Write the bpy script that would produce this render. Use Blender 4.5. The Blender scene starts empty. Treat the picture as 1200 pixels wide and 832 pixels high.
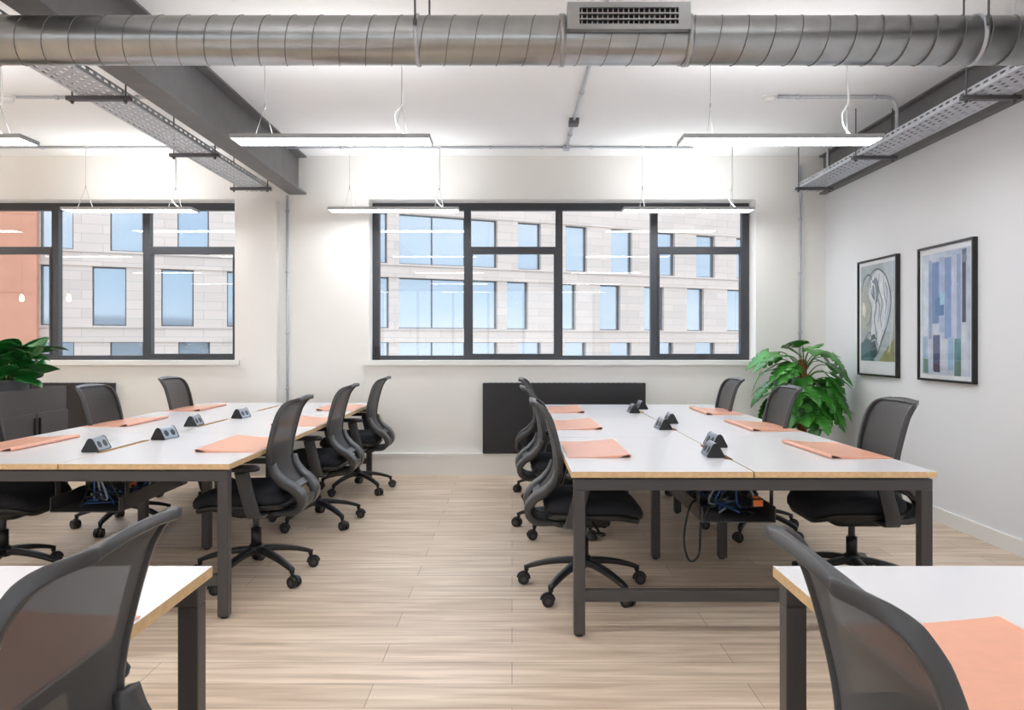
import bpy, bmesh, math, random
from mathutils import Vector, Matrix
random.seed(7)
PI = math.pi
SC = bpy.context.scene
COL = SC.collection

# ------------------------------------------------------------------ materials
def srgb(r, g, b):
    f = lambda c: (c/255/12.92) if c/255 <= .04045 else ((c/255+.055)/1.055)**2.4
    return (f(r), f(g), f(b), 1)

def newmat(name):
    m = bpy.data.materials.new(name); m.use_nodes = True
    nt = m.node_tree
    return m, nt, nt.nodes['Principled BSDF']

def mat(name, col, rough=.5, metal=0, spec=.5, noise=0, nscale=20, bump=0, bscale=200, coat=0):
    m, nt, b = newmat(name)
    b.inputs['Base Color'].default_value = col
    b.inputs['Roughness'].default_value = rough
    b.inputs['Metallic'].default_value = metal
    b.inputs['Specular IOR Level'].default_value = spec
    if coat: b.inputs['Coat Weight'].default_value = coat
    if noise or bump:
        tc = nt.nodes.new('ShaderNodeTexCoord')
    if noise:
        n = nt.nodes.new('ShaderNodeTexNoise'); n.inputs['Scale'].default_value = nscale
        n.inputs['Detail'].default_value = 4
        nt.links.new(tc.outputs['Object'], n.inputs['Vector'])
        r = nt.nodes.new('ShaderNodeValToRGB')
        r.color_ramp.elements[0].position = .3; r.color_ramp.elements[1].position = .7
        r.color_ramp.elements[0].color = tuple(c*(1-noise) for c in col[:3])+(1,)
        r.color_ramp.elements[1].color = tuple(min(1, c*(1+noise)) for c in col[:3])+(1,)
        nt.links.new(n.outputs['Fac'], r.inputs['Fac'])
        nt.links.new(r.outputs['Color'], b.inputs['Base Color'])
    if bump:
        n2 = nt.nodes.new('ShaderNodeTexNoise'); n2.inputs['Scale'].default_value = bscale
        nt.links.new(tc.outputs['Object'], n2.inputs['Vector'])
        bp = nt.nodes.new('ShaderNodeBump'); bp.inputs['Strength'].default_value = bump
        bp.inputs['Distance'].default_value = .01
        nt.links.new(n2.outputs['Fac'], bp.inputs['Height'])
        nt.links.new(bp.outputs['Normal'], b.inputs['Normal'])
    return m

def emit(name, col, s):
    m = bpy.data.materials.new(name); m.use_nodes = True
    nt = m.node_tree; nt.nodes.remove(nt.nodes['Principled BSDF'])
    e = nt.nodes.new('ShaderNodeEmission'); e.inputs['Color'].default_value = col
    e.inputs['Strength'].default_value = s
    nt.links.new(e.outputs[0], nt.nodes['Material Output'].inputs['Surface'])
    return m

def glassmat(name, tint=(1, 1, 1, 1), ior=1.5, rough=0, k=1.0):
    m = bpy.data.materials.new(name); m.use_nodes = True
    nt = m.node_tree; nt.nodes.remove(nt.nodes['Principled BSDF'])
    t = nt.nodes.new('ShaderNodeBsdfTransparent'); t.inputs['Color'].default_value = tint
    g = nt.nodes.new('ShaderNodeBsdfGlossy'); g.inputs['Roughness'].default_value = rough
    lw = nt.nodes.new('ShaderNodeLayerWeight'); lw.inputs['Blend'].default_value = .5
    pw = nt.nodes.new('ShaderNodeMath'); pw.operation = 'POWER'; pw.inputs[1].default_value = 5
    nt.links.new(lw.outputs['Facing'], pw.inputs[0])
    f = nt.nodes.new('ShaderNodeMath'); f.operation = 'MULTIPLY_ADD'; f.inputs[1].default_value = .96; f.inputs[2].default_value = .04
    nt.links.new(pw.outputs[0], f.inputs[0])
    mx = nt.nodes.new('ShaderNodeMixShader')
    mu = nt.nodes.new('ShaderNodeMath'); mu.operation = 'MULTIPLY'; mu.inputs[1].default_value = k
    nt.links.new(f.outputs[0], mu.inputs[0]); nt.links.new(mu.outputs[0], mx.inputs[0])
    nt.links.new(t.outputs[0], mx.inputs[1]); nt.links.new(g.outputs[0], mx.inputs[2])
    nt.links.new(mx.outputs[0], nt.nodes['Material Output'].inputs['Surface'])
    return m

def floormat():
    m, nt, b = newmat('oak_planks')
    N, L = nt.nodes.new, nt.links.new
    tc = N('ShaderNodeTexCoord')
    br = N('ShaderNodeTexBrick')
    br.inputs['Scale'].default_value = 1
    br.inputs['Brick Width'].default_value = 1.42; br.inputs['Row Height'].default_value = .19
    br.inputs['Mortar Size'].default_value = .0016; br.inputs['Mortar Smooth'].default_value = .2
    br.inputs['Color1'].default_value = srgb(233, 217, 200); br.inputs['Color2'].default_value = srgb(220, 202, 183)
    br.inputs['Mortar'].default_value = srgb(160, 142, 126)
    br.offset = .37; br.offset_frequency = 2
    L(tc.outputs['Object'], br.inputs['Vector'])
    mp = N('ShaderNodeMapping'); mp.inputs['Scale'].default_value = (1.1, 16, 1)
    L(tc.outputs['Object'], mp.inputs['Vector'])
    n = N('ShaderNodeTexNoise'); n.inputs['Scale'].default_value = 1.6; n.inputs['Detail'].default_value = 7
    n.inputs['Distortion'].default_value = .6
    L(mp.outputs[0], n.inputs['Vector'])
    r = N('ShaderNodeValToRGB')
    r.color_ramp.elements[0].position = .32; r.color_ramp.elements[0].color = srgb(212, 200, 188)
    r.color_ramp.elements[1].position = .66; r.color_ramp.elements[1].color = srgb(255, 252, 248)
    L(n.outputs['Fac'], r.inputs['Fac'])
    mx = N('ShaderNodeMix'); mx.data_type = 'RGBA'; mx.blend_type = 'MULTIPLY'
    mx.inputs['Factor'].default_value = .9
    L(br.outputs['Color'], mx.inputs['A']); L(r.outputs['Color'], mx.inputs['B'])
    L(mx.outputs['Result'], b.inputs['Base Color'])
    b.inputs['Roughness'].default_value = .42
    b.inputs['Specular IOR Level'].default_value = .45
    bp = N('ShaderNodeBump'); bp.inputs['Strength'].default_value = .15; bp.inputs['Distance'].default_value = .003
    L(n.outputs['Fac'], bp.inputs['Height']); L(bp.outputs['Normal'], b.inputs['Normal'])
    return m

def meshfabric():
    # open-weave chair mesh: threads with gaps between them
    m = bpy.data.materials.new('chair_mesh_fabric'); m.use_nodes = True
    nt = m.node_tree; b = nt.nodes['Principled BSDF']
    b.inputs['Base Color'].default_value = srgb(46, 45, 47); b.inputs['Roughness'].default_value = .75
    b.inputs['Sheen Weight'].default_value = .12
    t = nt.nodes.new('ShaderNodeBsdfTransparent')
    mx = nt.nodes.new('ShaderNodeMixShader'); mx.inputs[0].default_value = .075
    nt.links.new(b.outputs[0], mx.inputs[1]); nt.links.new(t.outputs[0], mx.inputs[2])
    nt.links.new(mx.outputs[0], nt.nodes['Material Output'].inputs['Surface'])
    return m

def stonemat():
    m, nt, b = newmat('facade_stone')
    N, L = nt.nodes.new, nt.links.new
    tc = N('ShaderNodeTexCoord'); sep = N('ShaderNodeSeparateXYZ'); cmb = N('ShaderNodeCombineXYZ')
    L(tc.outputs['Object'], sep.inputs[0]); L(sep.outputs['X'], cmb.inputs['X']); L(sep.outputs['Z'], cmb.inputs['Y'])
    br = N('ShaderNodeTexBrick')
    br.inputs['Scale'].default_value = 1; br.inputs['Brick Width'].default_value = 1.6
    br.inputs['Row Height'].default_value = .4; br.inputs['Mortar Size'].default_value = .012
    br.inputs['Color1'].default_value = srgb(226, 208, 194); br.inputs['Color2'].default_value = srgb(215, 198, 185)
    br.inputs['Mortar'].default_value = srgb(192, 180, 174)
    L(cmb.outputs[0], br.inputs['Vector']); L(br.outputs['Color'], b.inputs['Base Color'])
    b.inputs['Roughness'].default_value = .85
    return m

M = dict(
    wall=mat('wall_paint', srgb(241, 239, 235), .8, noise=.015, nscale=1.5, bump=.03, bscale=60),
    wallr=mat('wall_paint_cool', srgb(234, 235, 238), .75, noise=.012, nscale=1.5, bump=.04, bscale=60),
    ceil=mat('ceiling_paint', srgb(246, 246, 246), .85, noise=.01, nscale=1),
    trim=mat('white_trim', srgb(238, 237, 234), .5),
    floor=floormat(),
    steel=mat('beam_paint', srgb(106, 104, 105), .5, noise=.08, nscale=8),
    frame=mat('window_frame_grey', srgb(62, 64, 70), .45),
    glass=glassmat('window_glass', (.98, .985, .985, 1), 1.5, 0, .9),
    picglass=glassmat('picture_glass', (1, 1, 1, 1), 1.5, 0, .7),
    galv=mat('galvanised_steel', srgb(172, 174, 175), .28, 1, noise=.10, nscale=9),
    galvd=mat('galvanised_seam', srgb(134, 134, 132), .45, 1),
    zinc=mat('zinc_tray', srgb(196, 199, 206), .45, .35, noise=.06, nscale=30),
    strut=mat('strut_dark', srgb(104, 104, 108), .5, .5),
    black=mat('black_void', srgb(18, 18, 19), .7),
    top=mat('white_laminate', srgb(224, 223, 226), .24, spec=.5),
    ply=mat('birch_ply_edge', srgb(214, 180, 136), .5, noise=.12, nscale=40),
    desk=mat('charcoal_steel', srgb(74, 71, 71), .4, .2),
    plast=mat('charcoal_plastic', srgb(62, 62, 64), .36),
    blackp=mat('black_plastic', srgb(30, 30, 31), .4),
    fabric=mat('seat_fabric', srgb(30, 31, 38), .9, noise=.2, nscale=120),
    mesh=meshfabric(),
    chrome=mat('dull_chrome', srgb(170, 170, 172), .25, 1),
    salmon=mat('salmon_leather', srgb(238, 174, 146), .28, noise=.03, nscale=30),
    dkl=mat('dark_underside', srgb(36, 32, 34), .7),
    silver=mat('silver_plastic', srgb(150, 156, 168), .3, .55),
    socket=mat('socket_black', srgb(22, 22, 24), .4),
    panel=mat('black_panel', srgb(38, 37, 40), .45),
    cab=mat('cabinet_grey', srgb(88, 84, 84), .5),
    pot=mat('pot_grey', srgb(110, 110, 114), .7, noise=.06, nscale=15),
    soil=mat('soil', srgb(58, 42, 32), .95, noise=.3, nscale=60),
    leaf=mat('monstera_leaf', srgb(66, 142, 50), .3, noise=.45, nscale=7, spec=.6),
    leaf2=mat('broad_leaf', srgb(38, 116, 46), .3, noise=.5, nscale=8, spec=.6),
    stem=mat('green_stem', srgb(92, 140, 58), .5),
    moss=mat('coir_pole', srgb(150, 92, 52), .95, noise=.3, nscale=50, bump=.6, bscale=90),
    white=mat('white_plastic', srgb(240, 240, 238), .4),
    lampbody=mat('lamp_aluminium', srgb(186, 188, 190), .4, .3),
    lamp=emit('lamp_diffuser', (.95, .98, 1, 1), 17.0),
    uplamp=emit('lamp_uplight', (.95, .98, 1, 1), 8.0),
    wire=mat('steel_wire', srgb(176, 176, 176), .4, .6),
    paper=mat('art_paper', srgb(232, 234, 238), .7),
    bluec=mat('cable_blue', srgb(46, 84, 140), .45),
    blackc=mat('cable_black', srgb(24, 24, 26), .45),
    greyc=mat('cable_grey', srgb(150, 158, 172), .45),
    orange=mat('orange_switch', srgb(236, 120, 52), .4),
    stone=stonemat(),
    terra=mat('terracotta_cladding', srgb(212, 148, 120), .8, noise=.06, nscale=1.2),
    facglass=mat('facade_glass', srgb(160, 172, 182), .06, .7),
    facframe=mat('facade_frame', srgb(96, 96, 100), .5),
    asphalt=mat('street', srgb(150, 150, 150), .9),
    bulb=emit('warm_bulb', (1, .62, .25, 1), 160),
)

# ------------------------------------------------------------------ mesh helpers
class MB:
    """collects shapes and links them as one mesh object"""
    def __init__(s): s.bm = bmesh.new(); s.mats = []
    def mi(s, m):
        if m not in s.mats: s.mats.append(m)
        return s.mats.index(m)
    def face(s, vs, i, smooth=False):
        try:
            f = s.bm.faces.new(vs); f.material_index = i; f.smooth = smooth; return f
        except ValueError: return None
    def box(s, x0, x1, y0, y1, z0, z1, m, T=None, bev=0):
        i = s.mi(m)
        co = [(x, y, z) for z in (z0, z1) for y in (y0, y1) for x in (x0, x1)]
        v = [s.bm.verts.new((T @ Vector(c)) if T else c) for c in co]
        fs = [(0, 2, 3, 1), (4, 5, 7, 6), (0, 1, 5, 4), (2, 6, 7, 3), (0, 4, 6, 2), (1, 3, 7, 5)]
        F = [s.face([v[k] for k in f], i) for f in fs]
        if bev:
            es = list({e for f in F for e in f.edges})
            r = bmesh.ops.bevel(s.bm, geom=es, offset=bev, segments=2, affect='EDGES', profile=.5)
            for f in r['faces']: f.material_index = i
    def prism(s, poly, z0, z1, m, medge=None, T=None):
        """poly: ccw xy outline"""
        i = s.mi(m); j = s.mi(medge or m)
        T = T or Matrix.Identity(4)
        a = [s.bm.verts.new(T @ Vector((p[0], p[1], z0))) for p in poly]
        b = [s.bm.verts.new(T @ Vector((p[0], p[1], z1))) for p in poly]
        s.face(list(reversed(a)), i); s.face(b, i)
        n = len(poly)
        for k in range(n): s.face([a[k], a[(k+1) % n], b[(k+1) % n], b[k]], j)
    def loft(s, loops, m, cap=True, smooth=True, closed=True):
        i = s.mi(m)
        V = [[s.bm.verts.new(p) for p in lp] for lp in loops]
        n = len(V[0])
        for a, b in zip(V, V[1:]):
            for k in range(n if closed else n-1):
                s.face([a[k], a[(k+1) % n], b[(k+1) % n], b[k]], i, smooth)
        if cap:
            s.face(list(reversed(V[0])), i, False); s.face(V[-1], i, False)
    def rslab(s, cx, cy, w, d, lv, m, r=.06, n=6, T=None, top=None):
        """rounded-rectangle slab; lv = list of (inset, z)"""
        loops = []
        for ins, z in lv:
            hw, hd = w/2-ins, d/2-ins; rr = max(.002, min(r-ins*.6, hw-.001, hd-.001))
            lp = []
            for q, (sx, sy) in enumerate(((1, 1), (-1, 1), (-1, -1), (1, -1))):
                for k in range(n+1):
                    a = q*PI/2 + k/n*PI/2
                    x = cx+sx*(hw-rr)+rr*math.cos(a); y = cy+sy*(hd-rr)+rr*math.sin(a)
                    zz = z + (top(x, y) if top else 0)
                    p = Vector((x, y, zz)); lp.append((T @ p) if T else p)
            loops.append(lp)
        s.loft(loops, m)
    def tube(s, pts, r, m, n=8, cap=True, flat=None, r1=None):
        """sweep a circle (or ellipse flat=(a,b) with fixed side axis) along pts"""
        pts = [Vector(p) for p in pts]; loops = []
        up = None
        for k, p in enumerate(pts):
            t = (pts[min(k+1, len(pts)-1)]-pts[max(k-1, 0)]).normalized()
            if up is None:
                up = t.orthogonal().normalized()
            up = (up - t*up.dot(t))
            if up.length < 1e-5: up = t.orthogonal()
            up.normalize(); sd = t.cross(up)
            rr = r if r1 is None else r+(r1-r)*k/(len(pts)-1)
            loops.append([p+up*math.cos(a)*rr+sd*math.sin(a)*rr for a in [2*PI*q/n for q in range(n)]])
        s.loft(loops, m, cap)
    def ribbon(s, pts, side, hw, ht, m, taper=None, smooth=True):
        """sweep a rounded rectangle: hw along 'side', ht along normal"""
        pts = [Vector(p) for p in pts]; side = Vector(side).normalized(); loops = []
        for k, p in enumerate(pts):
            t = (pts[min(k+1, len(pts)-1)]-pts[max(k-1, 0)]).normalized()
            sd = (side-t*side.dot(t)).normalized()
            nn = t.cross(sd); a, b = hw, ht
            if taper:
                q = taper(k/(len(pts)-1)); a *= q; b *= q
            c = .3*min(a, b)
            prof = [(a, b-c), (a-c, b), (-a+c, b), (-a, b-c), (-a, -b+c), (-a+c, -b), (a-c, -b), (a, -b+c)]
            loops.append([p+sd*u+nn*v for u, v in prof])
        s.loft(loops, m, True, smooth)
    def cyl(s, p0, p1, r0, r1, m, n=20): 
        s.tube([p0, p1], r0, m, n, True, None, r1)
    def lathe(s, prof, m, c=(0, 0, 0), n=28, cap=True):
        s.loft([[(c[0]+r*math.cos(2*PI*k/n), c[1]+r*math.sin(2*PI*k/n), c[2]+z) for k in range(n)] for r, z in prof], m, cap)
    def build(s, name, parent=None, mod=None):
        me = bpy.data.meshes.new(name)
        bmesh.ops.recalc_face_normals(s.bm, faces=s.bm.faces[:])
        s.bm.to_mesh(me); s.bm.free()
        for m in s.mats: me.materials.append(m)
        o = bpy.data.objects.new(name, me); COL.objects.link(o)
        if parent: o.parent = parent
        return o

def cat(pts, k=6):
    """Catmull-Rom through points"""
    P = [Vector(p) for p in pts]; P = [2*P[0]-P[1]]+P+[2*P[-1]-P[-2]]; out = []
    for i in range(1, len(P)-2):
        for q in range(k):
            t = q/k
            out.append(.5*((2*P[i])+(-P[i-1]+P[i+1])*t+(2*P[i-1]-5*P[i]+4*P[i+1]-P[i+2])*t*t+(-P[i-1]+3*P[i]-3*P[i+1]+P[i+2])*t**3))
    out.append(P[-2]); return out

def tag(o, label=None, category=None, group=None, kind=None):
    if label: o['label'] = label
    if category: o['category'] = category
    if group: o['group'] = group
    if kind: o['kind'] = kind
    return o
def thing(name, label, category, loc=(0, 0, 0), rz=0, group=None):
    o = bpy.data.objects.new(name, None); COL.objects.link(o)
    o.empty_display_size = .1
    o.location = loc; o.rotation_euler = (0, 0, rz)
    return tag(o, label, category, group)
KIDS = {}
def copy_tree(o, parent=None):
    c = o.copy(); COL.objects.link(c); c.parent = parent
    for ch in [x for x in bpy.data.objects if x.parent == o]: copy_tree(ch, c)
    return c
def struct(o): o['kind'] = 'structure'; return o

# ------------------------------------------------------------------ room numbers (metres; camera at x=0, y=0, looking along +y)
YW = 7.42; XR = 3.10; XL = -9.5; YB = -4.5; ZC = 3.145; T = .34
YG = 7.66                                    # window glass plane

m = MB(); m.box(XL, XR, YB, YW+T, -.15, 0, M['floor']); struct(m.build('floor'))
m = MB(); m.box(XL-.2, XR+.2, YB-.2, YW+T, ZC, ZC+.2, M['ceil']); struct(m.build('ceiling'))
W1 = (-1.416, 2.41); W2 = (-6.53, -2.74); WZ = (1.115, 2.72)
m = MB()
m.box(XL, XR, YW, YW+T, 0, WZ[0], M['wall']); m.box(XL, XR, YW, YW+T, WZ[1], ZC, M['wall'])
for a, b in ((XL, W2[0]), (W2[1], W1[0]), (W1[1], XR)): m.box(a, b, YW, YW+T, WZ[0], WZ[1], M['wall'])
struct(m.build('wall_back'))
m = MB(); m.box(XR, XR+.2, YB, YW+T, 0, ZC, M['wallr']); struct(m.build('wall_right'))
m = MB(); m.box(XL-.2, XL, YB, YW+T, 0, ZC, M['wall']); struct(m.build('wall_left'))
m = MB(); WF = (-7.2, 2.2)
m.box(XL, XR, YB-.2, YB, 0, .9, M['wall']); m.box(XL, XR, YB-.2, YB, 2.75, ZC, M['wall'])
m.box(XL, WF[0], YB-.2, YB, .9, 2.75, M['wall']); m.box(WF[1], XR, YB-.2, YB, .9, 2.75, M['wall']); struct(m.build('wall_front'))
wf = bpy.data.objects.new('window_added_fill', None); COL.objects.link(wf); struct(wf)  # unseen window behind the camera, added to let in fill daylight
m = MB(); xs = [WF[0]+.03+q*(WF[1]-WF[0]-.06)/10 for q in range(11)]
m.box(WF[0], WF[1], YB-.15, YB-.09, .9, .95, M['frame']); m.box(WF[0], WF[1], YB-.15, YB-.09, 2.69, 2.75, M['frame'])
for x in xs: m.box(x-.03, x+.03, YB-.15, YB-.09, .95, 2.69, M['frame'])
m.build('window_frame', wf)
for a, b in zip(xs, xs[1:]):
    m = MB(); m.box(a+.03, b-.03, YB-.124, YB-.118, .95, 2.69, M['glass']); m.build('pane', wf)
m = MB(); m.box(XL, XR-.018, YW-.05, YW, 0, .205, M['wall']); m.box(XL, XR-.018, YW-.056, YW, .19, .215, M['trim']); struct(m.build('baseboard_back'))
m = MB(); m.box(XR-.018, XR, YB, YW, 0, .10, M['trim']); struct(m.build('baseboard_right'))
m = MB(); m.box(-2.56, -2.30, YW-.09, YW, 0, 2.70, M['wall']); struct(m.build('trim_1'))

def window(name, xs, sashes, left_cap=True):
    w = bpy.data.objects.new(name, None); COL.objects.link(w); struct(w)
    z0, z1 = WZ[0]+.012, WZ[1]-.002
    f = MB(); x0, x1 = xs[0], xs[-1]; d0, d1 = YG-.035, YG+.035
    f.box(x0-.035, x1+.035, d0, d1, z1-.07, z1, M['frame'])
    f.box(x0-.035, x1+.035, d0, d1, z0, z0+.045, M['frame'])
    for i, x in enumerate(xs):
        f.box(x-.035, x+.035, d0, d1, z0+.045, z1-.07, M['frame'])
    f.build('window_frame', w)
    for i in range(len(xs)-1):
        a, b = xs[i]+.035, xs[i+1]-.035
        if i in sashes:
            t = MB(); t.box(a, b, d0-.01, d1, 2.205, 2.275, M['frame'])
            for (p, q) in ((a, a+.018), (b-.018, b)): t.box(p, q, d0-.012, d1-.01, z0+.045, 2.205, M['frame'])
            t.box(a+.018, b-.018, d0-.012, d1-.01, z0+.045, z0+.063, M['frame'])
            t.box((a+b)/2-.06, (a+b)/2+.06, d0-.03, d0-.012, z0+.046, z0+.06, M['frame'])
            t.build('opening_sash', w)
            rng = ((z0+.05, 2.205), (2.275, z1-.07))
        else: rng = ((z0+.045, z1-.07),)
        for (p, q) in rng:
            g = MB(); g.box(a, b, YG+.002, YG+.008, p, q, M['glass']); g.build('pane', w)
    s = MB(); s.box(max(W1[0], x0-.05) if name == 'window_1' else x0-.05, x1+.05 if name == 'window_1' else W2[1], YW+.001, YG-.035, WZ[0]-.0, WZ[0]+.012, M['trim'])
    s.box(x0-.09, x1+.09, YW-.03, YW+.001, WZ[0]-.035, WZ[0]+.012, M['trim']); s.build('window_sill', w)
    return w
window('window_1', [-1.381, -.4526, .479, 1.445, 2.372], (1, 3))
window('window_2', [-6.49, -5.57, -4.64, -3.712, -2.78], (1, 3))
m = MB(); m.box(-1.385, -1.335, YG-.075, YG-.037, WZ[0]+.014, WZ[0]+.15, M['blackp'], bev=.005)
m.box(-1.378, -1.342, YG-.082, YG-.075, WZ[0]+.06, WZ[0]+.13, M['socket'])
tag(m.build('window_sensor'), 'small black box at the lower left corner of the wide window', 'sensor')
m = MB(); m.tube(cat([(-1.435, YW-.036, WZ[0]+.0), (-1.45, YW-.02, .95), (-1.49, YW-.006, .6), (-1.52, YW-.006, .45), (-1.525, YW-.008, .30), (-1.53, YW-.02, .220)]), .004, M['white'])
tag(m.build('thin_cable'), 'thin white cable hanging down the wall under the left end of the wide window', 'cable')

# ------------------------------------------------------------------ steel beams, trays, duct, conduits
def ibeam(name, xw, xa, xb, z0, z1, y0, y1, label):
    b = thing(name, label, 'beam', (xw, y0, z0))
    t = .016
    for nm, (a, c, p, q) in (('flange', (xa, xb, z0, z0+t)), ('flange', (xa, xb, z1-t, z1)), ('web', (xw-.006, xw+.006, z0+t, z1-t))):
        k = MB(); k.box(a-xw, c-xw, 0, y1-y0, p-z0, q-z0, M['steel']); k.build(nm, b)
    return b
ibeam('steel_beam', -2.115, -2.20, -2.03, 2.765, 3.145, -1, YW, 'long dark grey steel beam on the left of the ceiling')
ibeam('steel_beam', 3.085, 3.035, 3.0995, 2.765, 3.145, -1, YW, 'dark steel beam along the top of the right hand wall')

def tray(name, x0, x1, z, y0, y1, bars, bx0, bx1, label, near):
    t = thing(name, label, 'cable tray', (x0, y0, z))
    L = y1-y0; w = x1-x0
    k = MB(); i = k.mi(M['zinc'])
    # perforated bed: long strips and cross rungs leave open slots
    ns = 6
    for q in range(ns):
        a = q*(w-.024)/(ns-1); k.box(a, a+.024, 0, L, 0, .003, M['zinc'])
    n = int(L/.075)
    for q in range(n+1):
        yy = q*(L-.03)/n
        for s in range(ns-1):
            a = s*(w-.024)/(ns-1)+.024; b = (s+1)*(w-.024)/(ns-1)
            off = .0375*(s % 2)
            if yy+off+.038 < L: k.box(a, b, yy+off, yy+off+.038, .0, .003, M['zinc'])
    k.build('perforated_bed', t)
    for xx in (0, w-.004):
        k = MB()
        k.box(xx, xx+.004, 0, L, .003, .02, M['zinc']); k.box(xx, xx+.004, 0, L, .034, .045, M['zinc'])
        for q in range(n+1):
            yy = q*(L-.03)/n; k.box(xx, xx+.004, yy, yy+.03, .02, .034, M['zinc'])
        k.build('side_rail', t)
    for yb in bars:
        k = MB(); T_ = Matrix.Translation((-x0, -y0, -z))
        k.box(bx0-x0, bx1-x0, yb-y0-.02, yb-y0+.02, -.025, -.001, M['strut'])
        bar = k.build('support_bar', t)
        for xx in (bx0+.03, bx1-.03):
            k = MB(); k.cyl((xx-x0, yb-y0, -.045), (xx-x0, yb-y0, ZC-z-.0), .005, .005, M['strut'], 8)
            k.cyl((xx-x0, yb-y0, -.04), (xx-x0, yb-y0, -.026), .011, .011, M['strut'], 6); k.build('threaded_rod', bar)
    return t
tray('cable_tray', -2.58, -2.33, 2.77, 1.4, 7.30, (3.14, 4.49, 5.84, 7.1), -2.66, -2.28, 'perforated galvanised cable tray hung beside the left steel beam', 0)
tray('cable_tray', 2.72, 2.97, 2.77, 1.4, 7.30, (3.14, 4.48, 5.92, 7.1), 2.68, 3.03, 'perforated galvanised cable tray hung along the right hand wall', 0)

# spiral duct
DY, DZ, DR = 3.25, 2.6025, .1035
duct = thing('spiral_duct', 'round galvanised spiral duct running across the room below the ceiling', 'duct', (0, DY, DZ))
m = MB()
m.tube([(x, 0, 0) for x in (-5.5, -2, 0, 3.09)], DR-.002, M['galv'], 48)
m.build('duct_pipe', duct)
m = MB(); pit = .114; n = int((3.08+5.45)/pit*20)
pts = [(-5.45+pit*k/20, (DR-.001)*math.cos(-2*PI*k/20), (DR-.001)*math.sin(-2*PI*k/20)) for k in range(n)]
m.tube(pts, .0024, M['galvd'], 5); m.build('spiral_seam', duct)
for xx in (.215, .755):
    m = MB(); m.loft([[(xx+dx, r*math.cos(2*PI*k/40), r*math.sin(2*PI*k/40)) for k in range(40)] for dx, r in ((-.012, DR), (-.012, DR+.005), (.012, DR+.005), (.012, DR))], M['galv']); m.build('joint_collar', duct)
# grille on the near face of the duct
g = thing('air_grille', 'rectangular slotted air grille on the front of the round duct', 'grille', (.485, DY-DR-.035, DZ+.047))
m = MB(); gw, gh = .255, .056
for (a, b, c, d) in ((-gw, gw, .034, gh), (-gw, gw, -gh, -.034), (-gw, -.205, -.034, .034), (.205, gw, -.034, .034)):
    m.box(a, b, -.004, .0, c, d, M['galv'])
m.box(-gw, gw, 0, .06, gh-.004, gh, M['galv']); m.box(-gw, gw, 0, .03, -gh, -gh+.004, M['galv'])
m.box(-gw, -gw+.004, 0, .06, -gh, gh, M['galv']); m.box(gw-.004, gw, 0, .06, -gh, gh, M['galv'])
m.build('grille_frame', g)
m = MB(); m.box(-.21, .21, .02, .024, -.04, .04, M['black']); m.build('dark_backing', g)
for zz in (-.013, .011):
    m = MB(); m.box(-.205, .205, -.002, .012, zz-.003, zz+.003, M['galv']); m.build('grille_blade', g)
m = MB()
for q in range(19): m.box(-.205+.41*(q+.5)/19-.002, -.205+.41*(q+.5)/19+.002, .006, .016, -.034, .034, M['galv'])
m.build('rear_blades', g)
# hangers
def hanger(x, label):
    h = thing('duct_hanger', label, 'hanger', (x, DY, DZ))
    k = MB(); k.loft([[(dx, r*math.cos(2*PI*q/40), r*math.sin(2*PI*q/40)) for q in range(40)] for dx, r in ((-.008, DR+.001), (-.008, DR+.004), (.008, DR+.004), (.008, DR+.001))], M['zinc']); k.build('band', h)
    for dx, dy in ((-.0, -DR-.012), (.035, DR+.012)):
        k = MB(); k.cyl((dx, dy, .03), (dx, dy, ZC-DZ), .0045, .0045, M['strut'], 8)
        k.cyl((dx, dy, .02), (dx, dy, .045), .009, .009, M['strut'], 6); k.build('rod', h)
hanger(-.405, 'pair of thin rods holding the round duct left of the grille')
hanger(1.99, 'pair of thin rods holding the round duct near the right hand wall')

def conduit(pts, r, name, label, clips=(), rad=.05):
    c = thing(name, label, 'conduit', pts[0])
    k = MB(); o = Vector(pts[0]); P = [Vector(p)-o for p in pts]
    out = [P[0]]
    for i in range(1, len(P)-1):
        a = (P[i-1]-P[i]).normalized()*rad; b = (P[i+1]-P[i]).normalized()*rad
        for q in range(7):
            t = q/6; out.append((P[i]+a)*(1-t)**2+P[i]*2*t*(1-t)+(P[i]+b)*t*t)
    out.append(P[-1]); k.tube(out, r, M['zinc'], 10); k.build('pipe', c)
    for p, ax in clips:
        k = MB(); p = Vector(p)-o; d = {'x': (1, 0, 0), 'y': (0, 1, 0), 'z': (0, 0, 1)}[ax]; d = Vector(d)
        k.cyl(p-d*.012, p+d*.012, r+.006, r+.006, M['zinc'], 12); k.build('clip', c)
    return c
CZ = ZC-.014
conduit([(-5.6, 7.04, CZ), (1.7, 7.04, CZ)], .011, 'conduit', 'long straight conduit on the ceiling just in front of the window wall', [((x, 7.04, CZ), 'x') for x in (-4.4, -3.2, -1.6, -.2, .28, .74, 1.5)])
c = conduit([(.51, 1.6, CZ), (.51, 7.0, CZ)], .014, 'conduit', 'conduit running along the middle of the ceiling towards the window wall', [((.51, y, CZ), 'y') for y in (3.6, 4.9, 5.5, 6.6)])
m = MB(); m.box(-.04, .04, 4.55, 4.66, -.035, .014, M['strut'], bev=.005); m.build('junction_box', c)
m = MB(); m.box(-.03, .03, 5.39, 5.46, -.03, .014, M['zinc'], bev=.005); m.build('junction_box', c)
def detector(x, y, label):
    d = thing('smoke_detector', label, 'detector', (x, y, ZC))
    k = MB(); k.lathe([(.055, 0), (.055, -.016), (.05, -.02)], M['white']); k.build('base', d)
    k = MB(); k.lathe([(.04, -.02), (.042, -.03), (.035, -.045), (.02, -.05)], M['white']); k.build('sensor_head', d)
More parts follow.
